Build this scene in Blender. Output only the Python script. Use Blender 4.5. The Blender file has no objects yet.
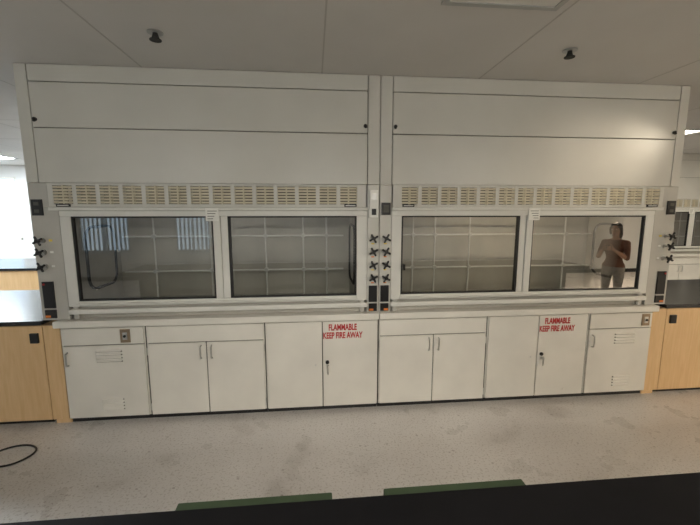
import bpy, bmesh, math, random
from mathutils import Vector, Matrix
random.seed(3)
C=bpy.context.scene.collection
sc=bpy.context.scene
try:
    sc.view_settings.view_transform='Standard'; sc.view_settings.look='None'
except Exception: pass

# ---------------------------------------------------------------- materials
def mat(name,col,rough=.5,metal=0,var=.0,scale=6,bump=0,bscale=80,coat=0,emit=0,ecol=None,spec=.5):
    m=bpy.data.materials.new(name); m.use_nodes=True
    nt=m.node_tree; b=nt.nodes['Principled BSDF']
    b.inputs['Base Color'].default_value=(*col,1); b.inputs['Roughness'].default_value=rough
    b.inputs['Metallic'].default_value=metal; b.inputs['Coat Weight'].default_value=coat
    b.inputs['Specular IOR Level'].default_value=spec
    tc=nt.nodes.new('ShaderNodeTexCoord')
    if var>0:
        n=nt.nodes.new('ShaderNodeTexNoise'); n.inputs['Scale'].default_value=scale; n.inputs['Detail'].default_value=6
        nt.links.new(tc.outputs['Object'],n.inputs['Vector'])
        r=nt.nodes.new('ShaderNodeValToRGB'); r.color_ramp.elements[0].position=.3; r.color_ramp.elements[1].position=.7
        r.color_ramp.elements[0].color=(*[c*(1-var) for c in col],1); r.color_ramp.elements[1].color=(*[min(1,c*(1+var*.4)) for c in col],1)
        nt.links.new(n.outputs['Fac'],r.inputs['Fac']); nt.links.new(r.outputs['Color'],b.inputs['Base Color'])
    if bump>0:
        n=nt.nodes.new('ShaderNodeTexNoise'); n.inputs['Scale'].default_value=bscale
        nt.links.new(tc.outputs['Object'],n.inputs['Vector'])
        bp=nt.nodes.new('ShaderNodeBump'); bp.inputs['Strength'].default_value=bump; bp.inputs['Distance'].default_value=.004
        nt.links.new(n.outputs['Fac'],bp.inputs['Height']); nt.links.new(bp.outputs['Normal'],b.inputs['Normal'])
    if emit>0:
        b.inputs['Emission Color'].default_value=(*(ecol or col),1); b.inputs['Emission Strength'].default_value=emit
    return m
CREAM=mat('painted_steel_cream',(.58,.575,.53),.31,0,.06,2.0,.02,30,spec=.55)
CABP =mat('painted_steel_cabinet',(.72,.705,.65),.42,0,.08,3,.03,60,spec=.4)
FRAME=mat('sash_frame_paint',(.68,.68,.64),.4,0,.05,5)
POST =mat('post_paint',(.48,.47,.43),.4,0,.1,4)
SLAT =mat('louvre_beige',(.60,.55,.41),.5,0,.06,9)
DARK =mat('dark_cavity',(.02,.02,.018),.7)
GAP  =mat('seam_shadow',(.10,.10,.085),.8)
BLACK=mat('black_plastic',(.012,.012,.013),.35)
RUBB =mat('rubber_gasket',(.015,.015,.015),.6)
LINER=mat('hood_liner',(.46,.44,.39),.5,0,.16,3)
STEEL=mat('stainless_steel',(.62,.62,.60),.28,1,.1,20)
ROD  =mat('lattice_rod_coating',(.72,.72,.69),.4,.2,.05,20)
RED  =mat('red_lettering',(.50,.03,.03),.5,0,.12,30)
ORNG =mat('orange_sticker',(.75,.22,.04),.5,0,.1,30)
YELL =mat('yellow_sticker',(.80,.62,.10),.5,0,.1,30)
WHITE=mat('white_label',(.8,.8,.76),.6,0,.03,40)
BRASS=mat('switch_plate_bronze',(.33,.25,.17),.35,.6,.15,30)
EPOXY=mat('black_epoxy_top',(.018,.019,.022),.22,0,.2,12)
EPOXYD=mat('black_bench_edge',(.006,.006,.007),.6,0,.2,12,spec=.15)
CEIL =mat('ceiling_paint',(.62,.61,.59),.85,0,.05,1.5,.1,90)
CSEAM=mat('ceiling_seam',(.46,.45,.43),.8)
WALL =mat('wall_paint',(.70,.71,.71),.7,0,.04,2)
GREEN=mat('green_vinyl',(.06,.09,.05),.6,0,.12,14,spec=.2)
BLIND=mat('blind_fabric',(.60,.68,.72),.8,0,.05,9)
ALU  =mat('aluminium_frame',(.45,.46,.46),.4,.7,.05,9)
LON  =mat('lit_diffuser',(1,.96,.88),.4,emit=15,ecol=(1,.92,.78))
LONB =mat('lit_diffuser_bright',(1,.96,.88),.4,emit=75,ecol=(1,.80,.56))
LONW =mat('lit_diffuser_cool',(1,1,1),.4,emit=55,ecol=(.90,.97,1))
LFILL =mat('added_fill_diffuser',(1,.97,.9),.4,emit=26,ecol=(1,.96,.88))
LHOOD=mat('added_hood_diffuser',(1,.97,.9),.4,emit=1.6,ecol=(1,.96,.88))
LHOODR=mat('added_hood_diffuser_warm',(1,.97,.9),.4,emit=4.2,ecol=(1,.84,.62))
LSPOT=mat('added_spot_face',(1,.97,.9),.4,emit=12,ecol=(1,.85,.62))
LOFF =mat('unlit_diffuser',(.72,.72,.68),.4,0,.03,20)
def wood():
    m=mat('oak_veneer',(.60,.40,.19),.42); nt=m.node_tree; b=nt.nodes['Principled BSDF']
    tc=nt.nodes.new('ShaderNodeTexCoord'); mp=nt.nodes.new('ShaderNodeMapping'); mp.inputs['Scale'].default_value=(14,14,1.2)
    n=nt.nodes.new('ShaderNodeTexNoise'); n.inputs['Scale'].default_value=3; n.inputs['Detail'].default_value=8; n.inputs['Distortion'].default_value=.6
    r=nt.nodes.new('ShaderNodeValToRGB'); r.color_ramp.elements[0].color=(.66,.44,.22,1); r.color_ramp.elements[1].color=(.74,.52,.29,1)
    r.color_ramp.elements[0].position=.3; r.color_ramp.elements[1].position=.7
    nt.links.new(tc.outputs['Object'],mp.inputs['Vector']); nt.links.new(mp.outputs[0],n.inputs['Vector'])
    nt.links.new(n.outputs['Fac'],r.inputs['Fac']); nt.links.new(r.outputs[0],b.inputs['Base Color']); return m
WOOD=wood()
def floormat():
    m=mat('vinyl_composition_tile',(.4,.37,.34),.3); nt=m.node_tree; b=nt.nodes['Principled BSDF']; L=nt.links.new
    tc=nt.nodes.new('ShaderNodeTexCoord')
    def N(s,d=4): 
        n=nt.nodes.new('ShaderNodeTexNoise'); n.inputs['Scale'].default_value=s; n.inputs['Detail'].default_value=d; L(tc.outputs['Object'],n.inputs['Vector']); return n
    def R(a,b_,ca,cb,src):
        r=nt.nodes.new('ShaderNodeValToRGB'); r.color_ramp.elements[0].position=a; r.color_ramp.elements[1].position=b_
        r.color_ramp.elements[0].color=(*ca,1); r.color_ramp.elements[1].color=(*cb,1); L(src,r.inputs['Fac']); return r
    def MUL(a,c,f=1):
        x=nt.nodes.new('ShaderNodeMix'); x.data_type='RGBA'; x.blend_type='MULTIPLY'; x.inputs[0].default_value=f; L(a,x.inputs[6]); L(c,x.inputs[7]); return x.outputs[2]
    base=R(.35,.65,(.57,.545,.525),(.65,.63,.61),N(1.2).outputs['Fac'])
    spk=R(.36,.44,(.62,.58,.55),(1,1,1),N(70,2).outputs['Fac'])
    scf=R(.32,.42,(.60,.58,.56),(1,1,1),N(2.3,10).outputs['Fac'])
    vo=nt.nodes.new('ShaderNodeTexVoronoi'); vo.inputs['Scale'].default_value=9; L(tc.outputs['Object'],vo.inputs['Vector'])
    dots=R(.06,.10,(.42,.38,.36),(1,1,1),vo.outputs['Distance'])
    br=nt.nodes.new('ShaderNodeTexBrick'); br.offset=0; br.inputs['Scale'].default_value=1; br.inputs['Brick Width'].default_value=.305; br.inputs['Row Height'].default_value=.305
    br.inputs['Mortar Size'].default_value=.0012; br.inputs['Color1'].default_value=(1,1,1,1); br.inputs['Color2'].default_value=(.98,.98,.98,1); br.inputs['Mortar'].default_value=(.9,.89,.88,1)
    L(tc.outputs['Object'],br.inputs['Vector'])
    c=MUL(base.outputs[0],spk.outputs[0],.7); c=MUL(c,scf.outputs[0],.45); c=MUL(c,dots.outputs[0],.6); c=MUL(c,br.outputs['Color'],1)
    L(c,b.inputs['Base Color'])
    rr=R(.3,.7,(.24,.24,.24),(.42,.42,.42),N(3).outputs['Fac']); L(rr.outputs[0],b.inputs['Roughness'])
    return m
FLOOR=floormat()
def glassmat():
    m=bpy.data.materials.new('sash_glass'); m.use_nodes=True; nt=m.node_tree; nt.nodes.clear()
    o=nt.nodes.new('ShaderNodeOutputMaterial'); t=nt.nodes.new('ShaderNodeBsdfTransparent'); g=nt.nodes.new('ShaderNodeBsdfGlossy')
    t.inputs[0].default_value=(.86,.87,.85,1); g.inputs['Roughness'].default_value=.015
    f=nt.nodes.new('ShaderNodeFresnel'); f.inputs[0].default_value=1.5
    a=nt.nodes.new('ShaderNodeMath'); a.operation='MULTIPLY_ADD'; a.inputs[1].default_value=1.6; a.inputs[2].default_value=.05
    mx=nt.nodes.new('ShaderNodeMixShader')
    nt.links.new(f.outputs[0],a.inputs[0]); nt.links.new(a.outputs[0],mx.inputs[0]); nt.links.new(t.outputs[0],mx.inputs[1]); nt.links.new(g.outputs[0],mx.inputs[2]); nt.links.new(mx.outputs[0],o.inputs[0])
    return m
GLASS=glassmat()

# ---------------------------------------------------------------- mesh builder
class B:
    def __init__(s,fx=None): s.v=[];s.f=[];s.m=[];s.mats=[];s.fx=fx
    def mi(s,m):
        if m not in s.mats: s.mats.append(m)
        return s.mats.index(m)
    def add(s,vs,fs,m):
        k=len(s.v); s.v+=[Vector(s.fx(v)) if s.fx else Vector(v) for v in vs]
        i=s.mi(m)
        for f in fs: s.f.append([k+j for j in f]); s.m.append(i)
    def box(s,x0,x1,y0,y1,z0,z1,m):
        s.add([(x,y,z) for x in (x0,x1) for y in (y0,y1) for z in (z0,z1)],
              [(0,1,3,2),(4,6,7,5),(0,4,5,1),(2,3,7,6),(0,2,6,4),(1,5,7,3)],m)
    def loft(s,pts,rad,m,seg=12,side=(1,0,0),cap=True,closed=False):
        P=[Vector(p) for p in pts]; R=[(r,r) if not isinstance(r,tuple) else r for r in rad]
        if len(R)==1: R=R*len(P)
        if cap and not closed:
            d0=(P[0]-P[1]).normalized(); d1=(P[-1]-P[-2]).normalized(); p0,p1=P[0],P[-1]; r0,r1=R[0],R[-1]
            a=[(p0+d0*min(r0)*math.sin(t),(r0[0]*math.cos(t),r0[1]*math.cos(t))) for t in (1.45,1.1,.75,.38)]
            b=[(p1+d1*min(r1)*math.sin(t),(r1[0]*math.cos(t),r1[1]*math.cos(t))) for t in (.38,.75,1.1,1.45)]
            P=[q[0] for q in a]+P+[q[0] for q in b]; R=[q[1] for q in a]+R+[q[1] for q in b]
        n=len(P); vs=[]
        for i in range(n):
            if closed: t=P[(i+1)%n]-P[i-1]
            else: t=P[min(i+1,n-1)]-P[max(i-1,0)]
            t.normalize(); sd=Vector(side); sd=sd-t*sd.dot(t)
            if sd.length<.05: sd=Vector((0,0,1))-t*t.z
            if sd.length<.05: sd=Vector((0,1,0))-t*t.y
            sd.normalize(); up=t.cross(sd)
            for k in range(seg):
                a=2*math.pi*k/seg; vs.append(P[i]+sd*math.cos(a)*R[i][0]+up*math.sin(a)*R[i][1])
        fs=[]
        for i in range(n if closed else n-1):
            j=(i+1)%n
            for k in range(seg): fs.append((i*seg+k,i*seg+(k+1)%seg,j*seg+(k+1)%seg,j*seg+k))
        if not closed: fs+= [tuple(range(seg))[::-1],tuple((n-1)*seg+k for k in range(seg))]
        s.add(vs,fs,m)
    def cyl(s,p0,p1,r,m,seg=14,r2=None):
        s.loft([p0,p1],[r,r if r2 is None else r2],m,seg,cap=False)
    def ell(s,c,r,m,seg=20,rot=None):
        vs=[];fs=[]; n=12
        for i in range(n+1):
            t=math.pi*(i/n*.98+.01)
            for k in range(seg):
                a=2*math.pi*k/seg; v=Vector((r[0]*math.sin(t)*math.cos(a),r[1]*math.sin(t)*math.sin(a),r[2]*math.cos(t)))
                if rot: v=rot@v
                vs.append(Vector(c)+v)
        for i in range(n):
            for k in range(seg): fs.append((i*seg+k,i*seg+(k+1)%seg,(i+1)*seg+(k+1)%seg,(i+1)*seg+k))
        fs+=[tuple(range(seg)),tuple(n*seg+k for k in range(seg))]
        s.add(vs,fs,m)
    def obj(s,name,parent=None,bevel=0,smooth=False,origin=None):
        me=bpy.data.meshes.new(name)
        o_=Vector(origin) if origin else Vector((0,0,0))
        me.from_pydata([v-o_ for v in s.v],[],s.f)
        for m in s.mats: me.materials.append(m)
        for p,i in zip(me.polygons,s.m): p.material_index=i; p.use_smooth=smooth
        bm=bmesh.new(); bm.from_mesh(me); bmesh.ops.recalc_face_normals(bm,faces=bm.faces); bm.to_mesh(me); bm.free()
        o=bpy.data.objects.new(name,me); C.objects.link(o); o.location=o_
        if parent: o.parent=parent
        if bevel:
            md=o.modifiers.new('bevel','BEVEL'); md.width=bevel; md.segments=2; md.limit_method='ANGLE'
            md.use_clamp_overlap=True
        return o
def empty(name):
    o=bpy.data.objects.new(name,None); C.objects.link(o); o.empty_display_size=.1; return o

# ---------------------------------------------------------------- room shell
CZ=2.787
X0,X1,Y0,Y1=-9.5,9.5,-6.5,6.8
b=B(); b.box(X0-.1,X1+.1,Y0-.1,Y1+.1,-.1,0,FLOOR); b.obj('floor')
b=B(); b.box(X0-.1,X1+.1,Y0-.1,Y1+.1,CZ,CZ+.1,CEIL)
for x in (-8.9,-7.6,-6.3,-5.05,-3.8,-2.52,-1.25,.08,1.34,2.72,4.0,5.3,6.6,7.9): b.box(x-.005,x+.005,Y0,Y1,CZ-.0015,CZ+.001,CSEAM)
for y in (-5.2,-3.7,-2.35,1.9,3.2,4.5,5.8): b.box(X0,X1,y-.005,y+.005,CZ-.0015,CZ+.001,CSEAM)
b.obj('ceiling')
def wallx(name,y0,y1,wins):
    b=B(); xs=X0-.1
    for (a,c,z0,z1) in wins:
        b.box(xs,a,y0,y1,0,CZ,WALL); b.box(a,c,y0,y1,0,z0,WALL); b.box(a,c,y0,y1,z1,CZ,WALL); xs=c
    b.box(xs,X1+.1,y0,y1,0,CZ,WALL); b.obj(name)
SW=[(-5.6,-4.45,.7,2.35),(-3.4,-2.55,.7,2.35)]; NW=[(-9.2,-7.05,1.0,2.5)]
wallx('wall_south',Y0-.1,Y0,SW); wallx('wall_north',Y1,Y1+.1,NW)
b=B(); b.box(X0-.1,X0,Y0,Y1,0,CZ,WALL); b.obj('wall_west')
b=B(); b.box(X1,X1+.1,Y0,Y1,0,CZ,WALL); b.obj('wall_east')
for i,(a,c,z0,z1,y,sg) in enumerate([(*SW[0],Y0,1),(*SW[1],Y0,1),(*NW[0],Y1,-1)]):
    w=empty('window_%d'%(i+1)); ya,yb=sorted((y,y-sg*.08))
    fm=ALU if i<2 else WHITE
    b=B()
    for q in ((a,a+.05),(c-.05,c),((a+c)/2-.02,(a+c)/2+.02)): b.box(q[0],q[1],ya,yb,z0,z1,fm)
    b.box(a,c,ya,yb,z0,z0+.05,fm); b.box(a,c,ya,yb,z1-.05,z1,fm); b.obj('frame',w,.004)
    if i==2: continue
    bl=B(); x=a+.03; yy=y+sg*.05
    while x<c-.06:
        bl.add([(x,yy-.012,z0-.02),(x+.065,yy+.02,z0-.02),(x+.065,yy+.02,z1),(x,yy-.012,z1)],[(0,1,2,3)],BLIND); x+=.10
    bl.box(a,c,min(yy-.02,yy+.03),max(yy-.02,yy+.03),z1,z1+.06,ALU); bl.obj('vertical_blinds',w)
for nm,bx in (('baseboard_north',(X0,X1,Y1-.012,Y1,0,.1)),('baseboard_south',(X0,X1,Y0,Y0+.012,0,.1)),('baseboard_west',(X0,X0+.012,Y0+.02,Y1-.02,0,.1)),('baseboard_east',(X1-.012,X1,Y0+.02,Y1-.02,0,.1))):
    b=B(); b.box(*bx,RUBB); b.obj(nm)

# ceiling lights
def clight(x0,x1,y0,y1,m):
    b=B(); t=.03
    b.box(x0,x1,y0,y0+t,CZ-.012,CZ,ALU); b.box(x0,x1,y1-t,y1,CZ-.012,CZ,ALU); b.box(x0,x0+t,y0+t,y1-t,CZ-.012,CZ,ALU); b.box(x1-t,x1,y0+t,y1-t,CZ-.012,CZ,ALU)
    b.box(x0+t,x1-t,y0+t,y1-t,CZ-.006,CZ-.001,m)
    b.obj('ceiling_light')
clight(.66,1.28,-2.32,-1.06,LOFF)
clight(4.7,6.3,-4.0,-3.5,LONB)
clight(-7.3,-6.1,5.0,5.6,LONW); clight(-7.4,-6.8,2.2,3.4,LONW); clight(-5.0,-4.4,1.6,2.8,LONW)
clight(4.6,5.2,1.6,2.8,LON); clight(6.7,7.3,1.0,2.2,LON)
def added_pendant(xc,yc,L=1.5,m=LFILL,z=2.42):  # unseen fill lights behind the camera, added to brighten upper panels and ceiling
    root=empty('added_fill_light')
    b=B(); b.box(xc-L/2,xc+L/2,yc-.09,yc+.09,z-.05,z+.04,m); b.obj('diffuser',root,.01)
    b=B(); b.box(xc-L/2-.015,xc-L/2,yc-.1,yc+.1,z-.06,z+.05,ALU); b.box(xc+L/2,xc+L/2+.015,yc-.1,yc+.1,z-.06,z+.05,ALU); b.box(xc-L/2,xc+L/2,yc-.02,yc+.02,z+.04,z+.055,ALU)
    for x in (xc-L*.35,xc+L*.35): b.cyl((x,yc,z+.05),(x,yc,CZ),.004,STEEL,8); b.cyl((x,yc,CZ-.015),(x,yc,CZ),.04,ALU,14)
    b.obj('hanger',root)
for x in (-2.6,.2,3.0): added_pendant(x,-4.9)
# unseen spotlights, added for the panel glare and a brighter floor
def spot(p,target,energy,ang,col,sx=1):
    root=empty('added_spotlight'); P=Vector(p); T=Vector(target); d=(T-P).normalized()
    b=B(); b.cyl((P.x,P.y,CZ),(P.x,P.y,CZ-.02),.05,ALU,18); b.cyl((P.x,P.y,CZ-.02),tuple(P),.010,ALU,10)
    b.cyl(tuple(P-d*.09),tuple(P+d*.05),.035,ALU,18,r2=.05); b.obj('housing',root)
    b=B(); b.cyl(tuple(P+d*.051),tuple(P+d*.056),.042,LSPOT,18); b.obj('lamp_face',root)
    l=bpy.data.lights.new('added_spot_lamp','SPOT'); l.energy=energy; l.spot_size=math.radians(ang); l.spot_blend=1; l.color=col; l.shadow_soft_size=.05
    o=bpy.data.objects.new('added_spot_lamp',l); C.objects.link(o); o.location=P+d*.07; o.rotation_euler=d.to_track_quat('-Z','Y').to_euler(); o.parent=root
spot((4.35,-1.25,2.66),(2.40,0,2.13),75,26,(1,.86,.66))
spot((.2,-3.9,2.66),(.1,-.55,0),170,62,(1,.93,.82))

for (x,y) in ((-.92,-.585),(1.70,-.58)):
    b=B(); b.cyl((x,y,CZ),(x,y,CZ-.006),.045,ALU,20); b.cyl((x,y,CZ-.006),(x,y,CZ-.032),.014,DARK)
    for a in (0,math.pi): 
        c=math.cos(a)*.022
        b.cyl((x+c*.5,y,CZ-.015),(x+c,y,CZ-.042),.005,DARK,8)
    b.cyl((x,y,CZ-.042),(x,y,CZ-.047),.034,DARK,16); b.obj('fire_sprinkler')

# ---------------------------------------------------------------- fume hoods
def knob(b,x,z,y=0):
    b.cyl((x,y,z),(x,y-.012,z),.021,STEEL,14); b.cyl((x,y-.012,z),(x,y-.05,z),.009,STEEL,10)
    b.cyl((x,y-.045,z),(x,y-.07,z),.015,BLACK,14)
    for k in range(4):
        a=k*math.pi/2+.5
        b.loft([(x,y-.058,z),(x+math.cos(a)*.032,y-.058,z+math.sin(a)*.032)],[.007,.009],BLACK,8)
def hood(mirror=False,dx=0,dy=0,lamp=None):
    root=empty('fume_hood')
    fx=(lambda v:(1.08-v[0]+dx,v[1]+dy,v[2])) if mirror else (lambda v:(v[0]+dx,v[1]+dy,v[2]))
    D=.85
    b=B(fx)
    top=CZ-.003
    b.box(-2.13,-2.10,.03,D,.88,top,POST); b.box(.515,.539,.03,D,.88,top,POST)
    b.box(-2.10,.515,D-.02,D,.88,top,POST); b.box(-2.10,.515,.09,D-.02,1.97,1.99,LINER)
    b.obj('enclosure',root)
    b=B(fx)
    b.box(-2.042,.437,.0,.02,2.668,top,CREAM); b.box(-2.042,.437,0,.02,2.346,2.662,CREAM); b.box(-2.042,.437,0,.02,1.945,2.340,CREAM)
    b.obj('upper_panels',root,.003)
    b=B(fx); b.box(-2.125,.535,.021,.029,1.95,top,GAP); b.obj('panel_backing',root)
    b=B(fx)
    b.box(-2.13,-2.048,0,.02,1.945,top,CREAM); b.box(.443,.537,0,.02,1.945,top,CREAM)
    b.obj('upper_posts',root,.003)
    b=B(fx)
    b.box(-2.13,-1.928,0,.03,.88,1.762,POST); b.box(-2.13,-1.992,0,.03,1.763,1.942,POST); b.box(.44,.537,0,.03,.88,1.942,CREAM)
    b.obj('service_posts',root,.004)
    b=B(fx)
    for x in (-2.02,.418):
        b.cyl((x,0,2.40),(x,-.015,2.40),.014,BLACK,12); b.cyl((x,-.015,2.40),(x+.004,-.022,2.385),.010,BLACK,10)
    b.obj('latches',root)
    b=B(fx)
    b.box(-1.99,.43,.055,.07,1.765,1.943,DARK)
    g0,g1=-1.952,.385; p=(g1-g0)/14; q=.030
    b.box(-1.99,.43,-.004,.05,1.926,1.942,CREAM); b.box(-1.99,.43,-.004,.05,1.765,1.786,CREAM)
    b.box(-1.99,g0,-.003,.05,1.786,1.926,CREAM)
    for i in range(14):
        x=g0+i*p
        b.box(x+p-q,x+p,-.003,.05,1.786,1.926,CREAM)
        b.box(x+(p-q)/2-.005,x+(p-q)/2+.005,-.001,.04,1.786,1.926,SLAT)
        for k in range(6):
            z=1.791+k*.0228
            b.box(x,x+p-q,-.002,.028,z,z+.0155,SLAT)
    b.box(g1,.43,-.003,.05,1.786,1.926,CREAM)
    b.obj('bypass_grille',root)
    b=B(fx)
    for xc in (-1.885,.30):
        b.box(xc-.05,xc+.05,-.012,-.004,1.766,1.786,BLACK); b.box(xc-.04,xc+.04,-.014,-.011,1.773,1.779,WHITE)
    b.obj('name_plates',root)
    b=B(fx)
    b.box(-1.99,.44,-.02,.03,1.737,1.762,FRAME)
    b.box(-1.925,.438,-.005,.035,1.692,1.735,FRAME)
    b.box(-1.925,-1.845,-.005,.035,.985,1.692,FRAME); b.box(.352,.438,-.005,.035,.985,1.692,FRAME)
    b.box(-.792,-.735,-.012,.03,1.03,1.692,FRAME); b.box(-.733,-.68,-.004,.035,1.03,1.692,FRAME)
    b.box(-1.845,.352,-.005,.035,.985,1.028,FRAME)
    b.box(-1.86,.36,-.03,-.005,1.0,1.012,FRAME)
    b.obj('sash_frame',root,.004)
    b=B(fx)
    for (xa,xb) in ((-1.845,-.792),(-.68,.352)):
        t=.013; y0,y1=.0,.03
        b.box(xa,xa+t+(.006 if xa>-1 else 0),y0,y1,1.028,1.692,RUBB); b.box(xb-t,xb,y0,y1,1.028,1.692,RUBB)
        b.box(xa,xb,y0,y1,1.028,1.040,RUBB); b.box(xa,xb,y0,y1,1.680,1.692,RUBB)
    b.box(.322,.336,-.035,.0,1.24,1.29,BLACK)
    b.obj('gaskets',root)
    b=B(fx)
    for (xa,xb) in ((-1.832,-.805),(-.66,.339)):
        b.add([(xa,.014,1.04),(xb,.014,1.04),(xb,.014,1.68),(xa,.014,1.68)],[(0,1,2,3)],GLASS)
    b.obj('glass_panes',root)
    tx=-.79
    b=B(fx); b.box(tx-.05,tx+.05,-.026,-.023,1.655,1.755,WHITE)
    for k in range(4): b.box(tx-.036,tx+.036-.01*k,-.0275,-.026,1.73-k*.02,1.735-k*.02,GAP)
    b.obj('inspection_tag',root)
    b=B(fx); b.box(-1.925,.44,-.02,.035,.925,.965,FRAME); b.box(-1.9,-1.86,0,.03,.88,.99,POST); b.box(.38,.42,0,.03,.88,.99,POST); b.obj('airfoil',root,.008)
    b=B(fx); b.box(-1.85,.37,.036,.07,.89,1.02,LINER); b.obj('sill',root)
    b=B(fx); b.box(-2.03,.538,-.055,D,.826,.879,CABP); b.obj('worktop',root,.006)
    b=B(fx); hi=1.97
    b.box(-1.87,-1.85,.04,.72,.88,hi,LINER); b.box(.36,.38,.04,.72,.88,hi,LINER); b.box(-1.85,.36,.70,.72,.88,hi,LINER)
    b.box(-1.85,.36,.05,.70,.88,.90,LINER)
    b.obj('liner',root)
    if lamp:  # lamp added under the hood roof to brighten the interior
        b=B(fx); b.box(-1.42,-.08,.22,.40,1.93,1.968,ALU); b.box(-1.39,-.11,.235,.385,1.915,1.93,lamp); b.obj('added_hood_lamp',root)
    b=B(fx)
    for (z0,z1) in ((.97,1.22),(1.245,1.56),(1.585,1.93)):
        b.box(-1.78,.29,.665,.675,z0,z1,LINER)
    b.obj('baffles',root)
    b=B(fx)
    for x in (-1.45,-.95,-.45,-.10,.12): 
        b.cyl((x,.50,.90),(x,.50,1.75),.008,ROD,8)
        b.cyl((x,.50,.90),(x,.50,.915),.02,ROD,10)
        for z in (1.18,1.50): b.box(x-.016,x+.016,.475,.51,z-.016,z+.016,STEEL)
    for z in (1.18,1.50): b.cyl((-1.72,.485,z),(.28,.485,z),.008,ROD,8)
    b.obj('lattice_rods',root)
    b=B(fx)
    for x,s in ((-1.85,1),(.36,-1)):
        P=[]; cy,cz,hy,hz,r=.37,1.34,.22,.26,.10
        for (qx,qz,a0) in ((cy+hy-r,cz+hz-r,0),(cy-hy+r,cz+hz-r,90),(cy-hy+r,cz-hz+r,180),(cy+hy-r,cz-hz+r,270)):
            for k in range(6):
                a=math.radians(a0+k*18); P.append((x+s*.008,qx+r*math.cos(a),qz+r*math.sin(a)))
        b.loft(P,[.012],RUBB,8,side=(1,0,0),closed=True)
        vs=[(q_[0]-s*.004,q_[1],q_[2]) for q_ in P]; b.add(vs,[tuple(range(len(vs)))],LINER)
    b.obj('side_access_panels',root)
    b=B(fx)
    for z in (1.51,1.42,1.31): knob(b,-2.065,z)
    b.box(-2.11,-2.035,-.012,0,1.70,1.82,BLACK); b.box(-2.09,-2.055,-.016,-.012,1.775,1.80,GAP); b.box(-2.09,-2.055,-.016,-.012,1.72,1.745,GAP)
    b.box(-2.10,-2.02,-.012,0,.98,1.19,BLACK); b.box(-2.10,-2.02,-.012,0,.90,.965,BLACK)
    b.box(-2.098,-2.06,-.0135,-.012,.905,.922,ORNG)
    for z in (1.51,1.42,1.31): b.box(-2.02,-1.995,-.0015,0,z-.008,z+.008,YELL if z>1.5 else WHITE)
    b.cyl((-2.085,-.012,1.17),(-2.085,-.02,1.17),.008,RED,10)
    for z in (1.51,1.40,1.29,1.18):
        knob(b,.487,z); b.box(.475,.500,-.0015,0,z-.052,z-.042,YELL if z in (1.51,1.29) else ORNG)
    b.box(.455,.525,-.012,0,.97,1.11,BLACK); b.box(.455,.525,-.012,0,.89,.955,BLACK)
    b.box(.46,.495,-.0135,-.012,.895,.912,ORNG)
    if mirror: b.box(.45,.525,-.02,0,1.70,1.80,BLACK); b.box(.465,.51,-.024,-.02,1.72,1.78,GAP)
    else:
        b.box(.455,.525,-.03,0,1.68,1.90,WHITE); b.box(.470,.510,-.033,-.03,1.82,1.87,STEEL); b.box(.472,.508,-.034,-.03,1.70,1.75,BLACK)
    b.obj('service_fixtures',root)
    return root
hood(False,lamp=LHOOD); hood(True,lamp=LHOODR); hood(False,dx=8.05,dy=3.6)

# ---------------------------------------------------------------- base cabinets
def pull(b,x,z,h=.11,y=-.02):
    b.loft([(x,y+.002,z+h/2),(x,y-.026,z+h/2-.008),(x,y-.03,z),(x,y-.026,z-h/2+.008),(x,y+.002,z-h/2)],[.007],STEEL,8)
def louvres(b,xc,zc,w=.20):
    for k in range(4):
        z=zc-.042+k*.028
        b.add([(xc-w/2,-.0205,z+.014),(xc+w/2,-.0205,z+.014),(xc+w/2-.006,-.034,z),(xc-w/2+.006,-.034,z)],[(0,1,2,3)],CABP)
        b.add([(xc-w/2,-.0207,z+.002),(xc+w/2,-.0207,z+.002),(xc+w/2,-.0207,z-.007),(xc-w/2,-.0207,z-.007)],[(0,1,2,3)],GAP)
def text(s,x,z,size,parent,y=-.0225,name='lettering',sx=.60):
    cu=bpy.data.curves.new(name,'FONT'); cu.body=s; cu.size=size; cu.align_x='CENTER'; cu.align_y='CENTER'; cu.extrude=.0006; cu.offset=.0022; cu.space_line=.95
    o=bpy.data.objects.new(name,cu); C.objects.link(o); o.location=(x,y,z); o.rotation_euler=(math.pi/2,0,0); o.scale=(sx,1,1)
    bpy.context.view_layer.update()
    me=bpy.data.meshes.new_from_object(o.evaluated_get(bpy.context.evaluated_depsgraph_get())); mw=o.matrix_world.copy()
    bpy.data.objects.remove(o); me.transform(mw); me.materials.clear(); me.materials.append(RED)
    o=bpy.data.objects.new(name,me); C.objects.link(o); o.parent=parent; return o
ZT,ZB,ZD=.824,.05,.665
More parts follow.
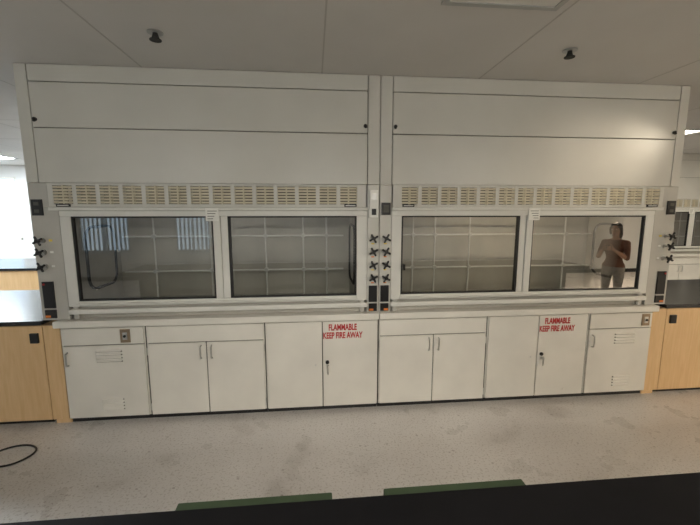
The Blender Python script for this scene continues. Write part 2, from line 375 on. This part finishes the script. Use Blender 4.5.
def cab(kind,x0,x1,dx=0,dy=0,fmount=None):
    nm={'V':'vented_base_cabinet','B':'double_door_base_cabinet','F':'flammable_storage_cabinet'}[kind]
    root=empty(nm); fx=lambda v:(v[0]+dx,v[1]+dy,v[2])
    g=.004; e=.008
    b=B(fx); b.box(x0+.001,x1-.001,0,.55,ZB,ZT,GAP); b.obj('carcass',root)
    b=B(fx); b.box(x0,x1,.03,.5,0,ZB,BLACK); b.obj('toe_kick',root)
    b=B(fx)
    b.box(x0+.003,x0+.014,-.004,0,ZB,ZT,CABP); b.box(x1-.014,x1-.003,-.004,0,ZB,ZT,CABP); b.box(x0+.014,x1-.014,-.004,0,ZT-.02,ZT,CABP)
    xm=(x0+x1)/2
    a,c=x0+.012,x1-.012
    if kind!='F': b.box(a,c,-.02,-.0045,ZD+e,ZT-.014,CABP)
    zt=ZD if kind!='F' else ZT-.014
    if kind=='V': b.box(a,c,-.02,-.0045,ZB+.005,zt,CABP)
    else: b.box(a,xm-g,-.02,-.0045,ZB+.005,zt,CABP); b.box(xm+g,c,-.02,-.0045,ZB+.005,zt,CABP)
    b.obj('doors',root,.003)
    b=B(fx)
    if kind=='V':
        pull(b,x0+.045,.56); xc=x0+.36; louvres(b,xc,.575); louvres(b,xc,.165,.17)
    elif kind=='B':
        pull(b,xm-.042,.585); pull(b,xm+.042,.585)
        for zz in (.60,.12): 
            for xx in (x0+.008,x1-.008): b.cyl((xx,-.012,zz-.03),(xx,-.012,zz+.03),.006,STEEL,8)
    else:
        b.cyl((xm+.045,-.02,.42),(xm+.045,-.045,.42),.012,STEEL,12); b.loft([(xm+.045,-.05,.425),(xm+.045,-.05,.36)],[.009,.007],STEEL,8)
        b.cyl((xm+.04,-.02,.455),(xm+.04,-.03,.455),.016,BLACK,12); b.cyl((xm-.06,-.02,.43),(xm-.06,-.024,.43),.007,STEEL,10)
        for xx,zz in ((x0+.2,.10),(x1-.2,.10),): b.cyl((xx,-.02,zz),(xx,-.023,zz),.012,CABP,14)
    b.obj('hardware',root,smooth=False)
    if fmount is not None:
        x,z=fmount; b=B(fx); b.box(x-.038,x+.038,-.028,-.02,z-.055,z+.055,BRASS); b.box(x-.018,x+.018,-.032,-.028,z-.03,z+.03,STEEL); b.cyl((x,-.032,z),(x,-.042,z),.011,BLACK,10); b.obj('switch_plate',root,.002)
    if kind=='F': text('FLAMMABLE\nKEEP FIRE AWAY',xm+.172+dx,.722,.074,root,y=-.0225+dy)
cab('V',-2.01,-1.367,fmount=(-1.515,.742)); cab('B',-1.365,-.418); cab('F',-.416,.538)
cab('B',.542,1.510); cab('F',1.512,2.463); cab('V',2.465,3.092,fmount=(3.015,.745))
cab('V',-2.01,-1.367,8.05,3.6); cab('B',-1.365,-.418,8.05,3.6); cab('F',-.416,.538,8.05,3.6)

# ---------------------------------------------------------------- wood lab benches
def bench(x0,x1,y0,y1,doors,top=.88):
    root=empty('lab_bench')
    b=B(); b.box(x0+.02,x1-.02,y0+.03,y1-.03,.04,top-.035,WOOD); b.obj('carcass',root)
    b=B(); b.box(x0+.03,x1-.03,y0+.05,y1-.07,0,.04,BLACK); b.obj('toe_kick',root)
    b=B(); b.box(x0,x1,y0-.015,y1,top-.034,top,EPOXY); b.obj('epoxy_top',root,.004)
    b=B(); n=doors; w=(x1-x0-.03)/n
    for i in range(n):
        xa=x0+.025+i*w; b.box(xa+.002,xa+w-.002,y0+.0,y0+.029,.045,top-.042,WOOD)
    b.obj('doors',root,.002)
    return root
r=bench(-4.35,-2.135,-.005,1.22,2)
b=B(); b.box(-2.23,-2.17,-.022,.002,.70,.78,BLACK); b.obj('outlet',r,.003)
b=B(); b.box(-2.136,-2.014,-.003,.02,.045,.838,WOOD); b.box(-2.13,-2.014,.02,.5,.0,.82,WOOD); b.obj('filler_panel',r)
r=bench(3.21,5.6,-.005,1.10,2)
b=B(); b.box(3.096,3.232,-.003,.02,.045,.838,WOOD); b.box(3.096,3.21,.02,.5,.0,.82,WOOD); b.obj('filler_panel',r)
b=B(); b.box(3.27,3.33,-.022,.002,.70,.78,BLACK); b.obj('outlet',r,.003)
bench(-8.6,-3.2,2.85,4.05,7)

root=empty('black_lab_bench')
b=B(); b.box(-2.6,4.1,-2.86,-2.08,.862,.90,EPOXYD); b.obj('top',root,.003)
b=B(); b.box(-2.5,4.0,-2.83,-2.45,.0,.861,EPOXYD); b.obj('body',root)
def stool(x0,x1):
    y0,y1=-2.14,-1.81; root=empty('green_stool')
    b=B(); b.box(x0,x1,y0,y1,.665,.70,GREEN); b.obj('seat',root,.004)
    b=B()
    for x in (x0+.04,x1-.04):
        for y in (y0+.04,y1-.04): b.cyl((x,y,0),(x,y,.665),.014,ALU,10)
    z=.25
    b.cyl((x0+.04,y0+.04,z),(x1-.04,y0+.04,z),.009,ALU,8); b.cyl((x0+.04,y1-.04,z),(x1-.04,y1-.04,z),.009,ALU,8)
    b.cyl((x0+.04,y0+.04,z),(x0+.04,y1-.04,z),.009,ALU,8); b.cyl((x1-.04,y0+.04,z),(x1-.04,y1-.04,z),.009,ALU,8)
    b.obj('legs',root)
stool(-.50,.055); stool(.25,.80)

b=B(); cx,cy=-2.17,-.40
P=[(cx+.14*math.cos(a)*(1+.04*math.sin(3*a)),cy+.12*math.sin(a),.007) for a in [i*2*math.pi/36 for i in range(36)]]
b.loft(P,[.007],BLACK,8,closed=True,side=(0,0,1))
P=[(cx-.14,cy+.0,.021),(cx-.25,cy+.03,.008),(cx-.45,cy+.02,.008),(cx-.9,cy-.1,.008)]; b.loft(P,[.007],BLACK,8,side=(0,0,1))
b.obj('black_cable',smooth=True)

# ---------------------------------------------------------------- person
SKIN=mat('skin',(.36,.19,.12),.5,0,.08,30); HAIR=mat('hair',(.02,.013,.01),.55,0,.3,60,.4,140)
SHIRT=mat('dark_brown_shirt',(.15,.07,.045),.8,0,.15,20,.3,200); JEAN=mat('trousers',(.22,.21,.19),.8,0,.2,30,.3,200)
SHOE=mat('shoe',(.03,.028,.027),.5,0,.1,30); EYEW=mat('eye_white',(.75,.73,.70),.3); LIP=mat('lips',(.35,.12,.10),.5); PH=mat('phone_body',(.02,.02,.022),.25)
person=empty('person')
def remesh(b,name,vox,it,matfn):
    o=b.obj(name); m=o.modifiers.new('r','REMESH'); m.mode='VOXEL'; m.voxel_size=vox
    s=o.modifiers.new('s','SMOOTH'); s.factor=.5; s.iterations=it
    bpy.context.view_layer.update()
    me=bpy.data.meshes.new_from_object(o.evaluated_get(bpy.context.evaluated_depsgraph_get()))
    bpy.data.objects.remove(o); me.materials.clear(); mats=[]
    for p in me.polygons:
        q=matfn(p.center)
        if q not in mats: mats.append(q); me.materials.append(q)
        p.material_index=mats.index(q); p.use_smooth=True
    o=bpy.data.objects.new(name,me); C.objects.link(o); o.parent=person; return o
b=B()
b.loft([(0,0,.86),(0,0,.95),(0,0,1.04),(0,.01,1.15),(0,.0,1.25),(0,-.005,1.31),(0,0,1.345)],[(.155,.11),(.15,.11),(.12,.09),(.14,.105),(.155,.10),(.14,.075),(.09,.055)],SHIRT,20)
b.loft([(0,0,1.32),(0,.012,1.40),(0,.02,1.46)],[(.06,.055),(.048,.05),(.05,.05)],SKIN,14)
W={}
for s in (-1,1):
    sh=(s*.165,-.005,1.305); el=(s*.215,.075,1.06); wr=(s*.085,.275,1.20); W[s]=wr
    b.loft([(s*.08,0,1.32),sh],[.05,.056],SHIRT,14)
    b.loft([sh,(s*.195,.03,1.19),el],[.055,.047,.040],SHIRT,14)
    b.loft([el,(s*.16,.16,1.12),wr],[.040,.037,.025],SKIN,14)
    b.loft([(s*.08,0,.90),(s*.09,.005,.72),(s*.095,.01,.48),(s*.097,-.012,.34),(s*.10,-.015,.09)],[.095,.082,.056,.053,.038],JEAN,16)
def bm_(c):
    if c.z>1.36 and abs(c.x)<.075: return SKIN
    if c.z<.90: return JEAN
    if c.y>.125 and abs(c.x)<.235: return SKIN
    return SHIRT
remesh(b,'body',.011,5,bm_)
b=B()
for s in (-1,1):
    b.loft([(s*.10,-.05,.045),(s*.102,.03,.045),(s*.108,.12,.035),(s*.11,.165,.03)],[(.038,.043),(.042,.043),(.046,.033),(.036,.027)],SHOE,14)
    b.box(s*.105-.042,s*.105+.042,-.085,.18,0,.014,SHOE)
o=b.obj('shoes',person,smooth=True)
def hand(s):
    b=B(); w=Vector(W[s]); pc=Vector((s*.062,.325,1.235))
    b.loft([w,w.lerp(pc,.5),pc,pc+(pc-w).normalized()*.02],[(.025,.022),(.030,.016),(.036,.015),(.034,.013)],SKIN,12,side=(0,-.3,1))
    for k,(L,dz) in enumerate(((.062,.030),(.070,.011),(.066,-.009),(.052,-.028))):
        r=pc+Vector((-s*.004,.022,dz)); a=r+Vector((-s*.012,L*.42,.0)); c=a+Vector((-s*.024,L*.02,0)); d=c+Vector((-s*.016,-.012,0))
        b.loft([r-Vector((0,.02,0)),r,a,c,d],[.0095,.0095,.0088,.0082,.007],SKIN,8,side=(0,0,1))
    t=pc+Vector((0,-.03,.020)); b.loft([t,t+Vector((-s*.010,.004,.026)),t+Vector((-s*.026,.016,.040))],[.0115,.0098,.008],SKIN,8,side=(0,1,0))
    remesh(b,'hand_'+('r' if s>0 else 'l'),.0035,2,lambda c:SKIN)
hand(-1); hand(1)
b=B(); b.box(-.074,.074,.334,.342,1.205,1.278,PH); b.cyl((.055,.342,1.262),(.055,.345,1.262),.008,STEEL,12); b.obj('phone',person,.003)
H=Vector((0,.035,1.525))
b=B(); b.ell(H+Vector((0,-.008,.02)),(.074,.092,.095),SKIN); b.loft([H+Vector((0,.02,.01)),H+Vector((0,.032,-.05)),H+Vector((0,.048,-.088))],[(.064,.06),(.052,.05),(.026,.026)],SKIN,16)
b.loft([H+Vector((0,.082,.015)),H+Vector((0,.094,-.012)),H+Vector((0,.104,-.026))],[.008,.010,.013],SKIN,10)
b.loft([H+Vector((-.045,.074,.030)),H+Vector((0,.086,.032)),H+Vector((.045,.074,.030))],[.008],SKIN,8)
b.loft([H+Vector((-.022,.078,-.052)),H+Vector((0,.088,-.052)),H+Vector((.022,.078,-.052))],[.008],SKIN,8)
b.loft([H+Vector((0,-.01,-.06)),H+Vector((0,-.015,-.10))],[.05,.048],SKIN,12)
for s in (-1,1): b.ell(H+Vector((s*.076,-.005,-.005)),(.009,.018,.030),SKIN,12)
remesh(b,'head',.0045,3,lambda c:SKIN)
b=B()
for s in (-1,1):
    b.ell(H+Vector((s*.030,.074,.010)),(.013,.010,.009),EYEW,12); b.ell(H+Vector((s*.029,.0825,.009)),(.005,.003,.005),BLACK,10)
    b.loft([H+Vector((s*.015,.087,.036)),H+Vector((s*.032,.084,.041)),H+Vector((s*.050,.071,.034))],[.0035],HAIR,6)
b.loft([H+Vector((-.022,.084,-.054)),H+Vector((0,.095,-.053)),H+Vector((.022,.084,-.054))],[.0045],LIP,8)
b.obj('face_features',person,smooth=True)
b=B(); b.ell(H+Vector((0,-.022,.038)),(.086,.096,.092),HAIR); b.loft([H+Vector((0,-.06,.02)),H+Vector((0,-.075,-.08)),H+Vector((0,-.075,-.19))],[(.082,.055),(.085,.045),(.060,.025)],HAIR,16)
for s in (-1,1): b.loft([H+Vector((s*.045,.035,.095)),H+Vector((s*.078,.02,.03)),H+Vector((s*.082,-.02,-.06))],[.016,.018,.02],HAIR,10)
remesh(b,'hair',.006,3,lambda c:HAIR)
person.location=(4.80,-2.45,0); person.rotation_euler=(0,0,math.radians(60)); person.scale=(.93,.93,.93)

# ---------------------------------------------------------------- world, camera
w=bpy.data.worlds.new('world'); sc.world=w; w.use_nodes=True
w.node_tree.nodes['Background'].inputs[0].default_value=(.66,.84,1,1); w.node_tree.nodes['Background'].inputs[1].default_value=2.6
cd=bpy.data.cameras.new('camera'); co=bpy.data.objects.new('camera',cd); C.objects.link(co)
cd.sensor_width=36; cd.lens=376.3/700*36; cd.clip_start=.02
co.location=(0,-3.085,1.75); co.rotation_euler=(math.radians(90-8.12),0,math.radians(-5.5)); sc.camera=co
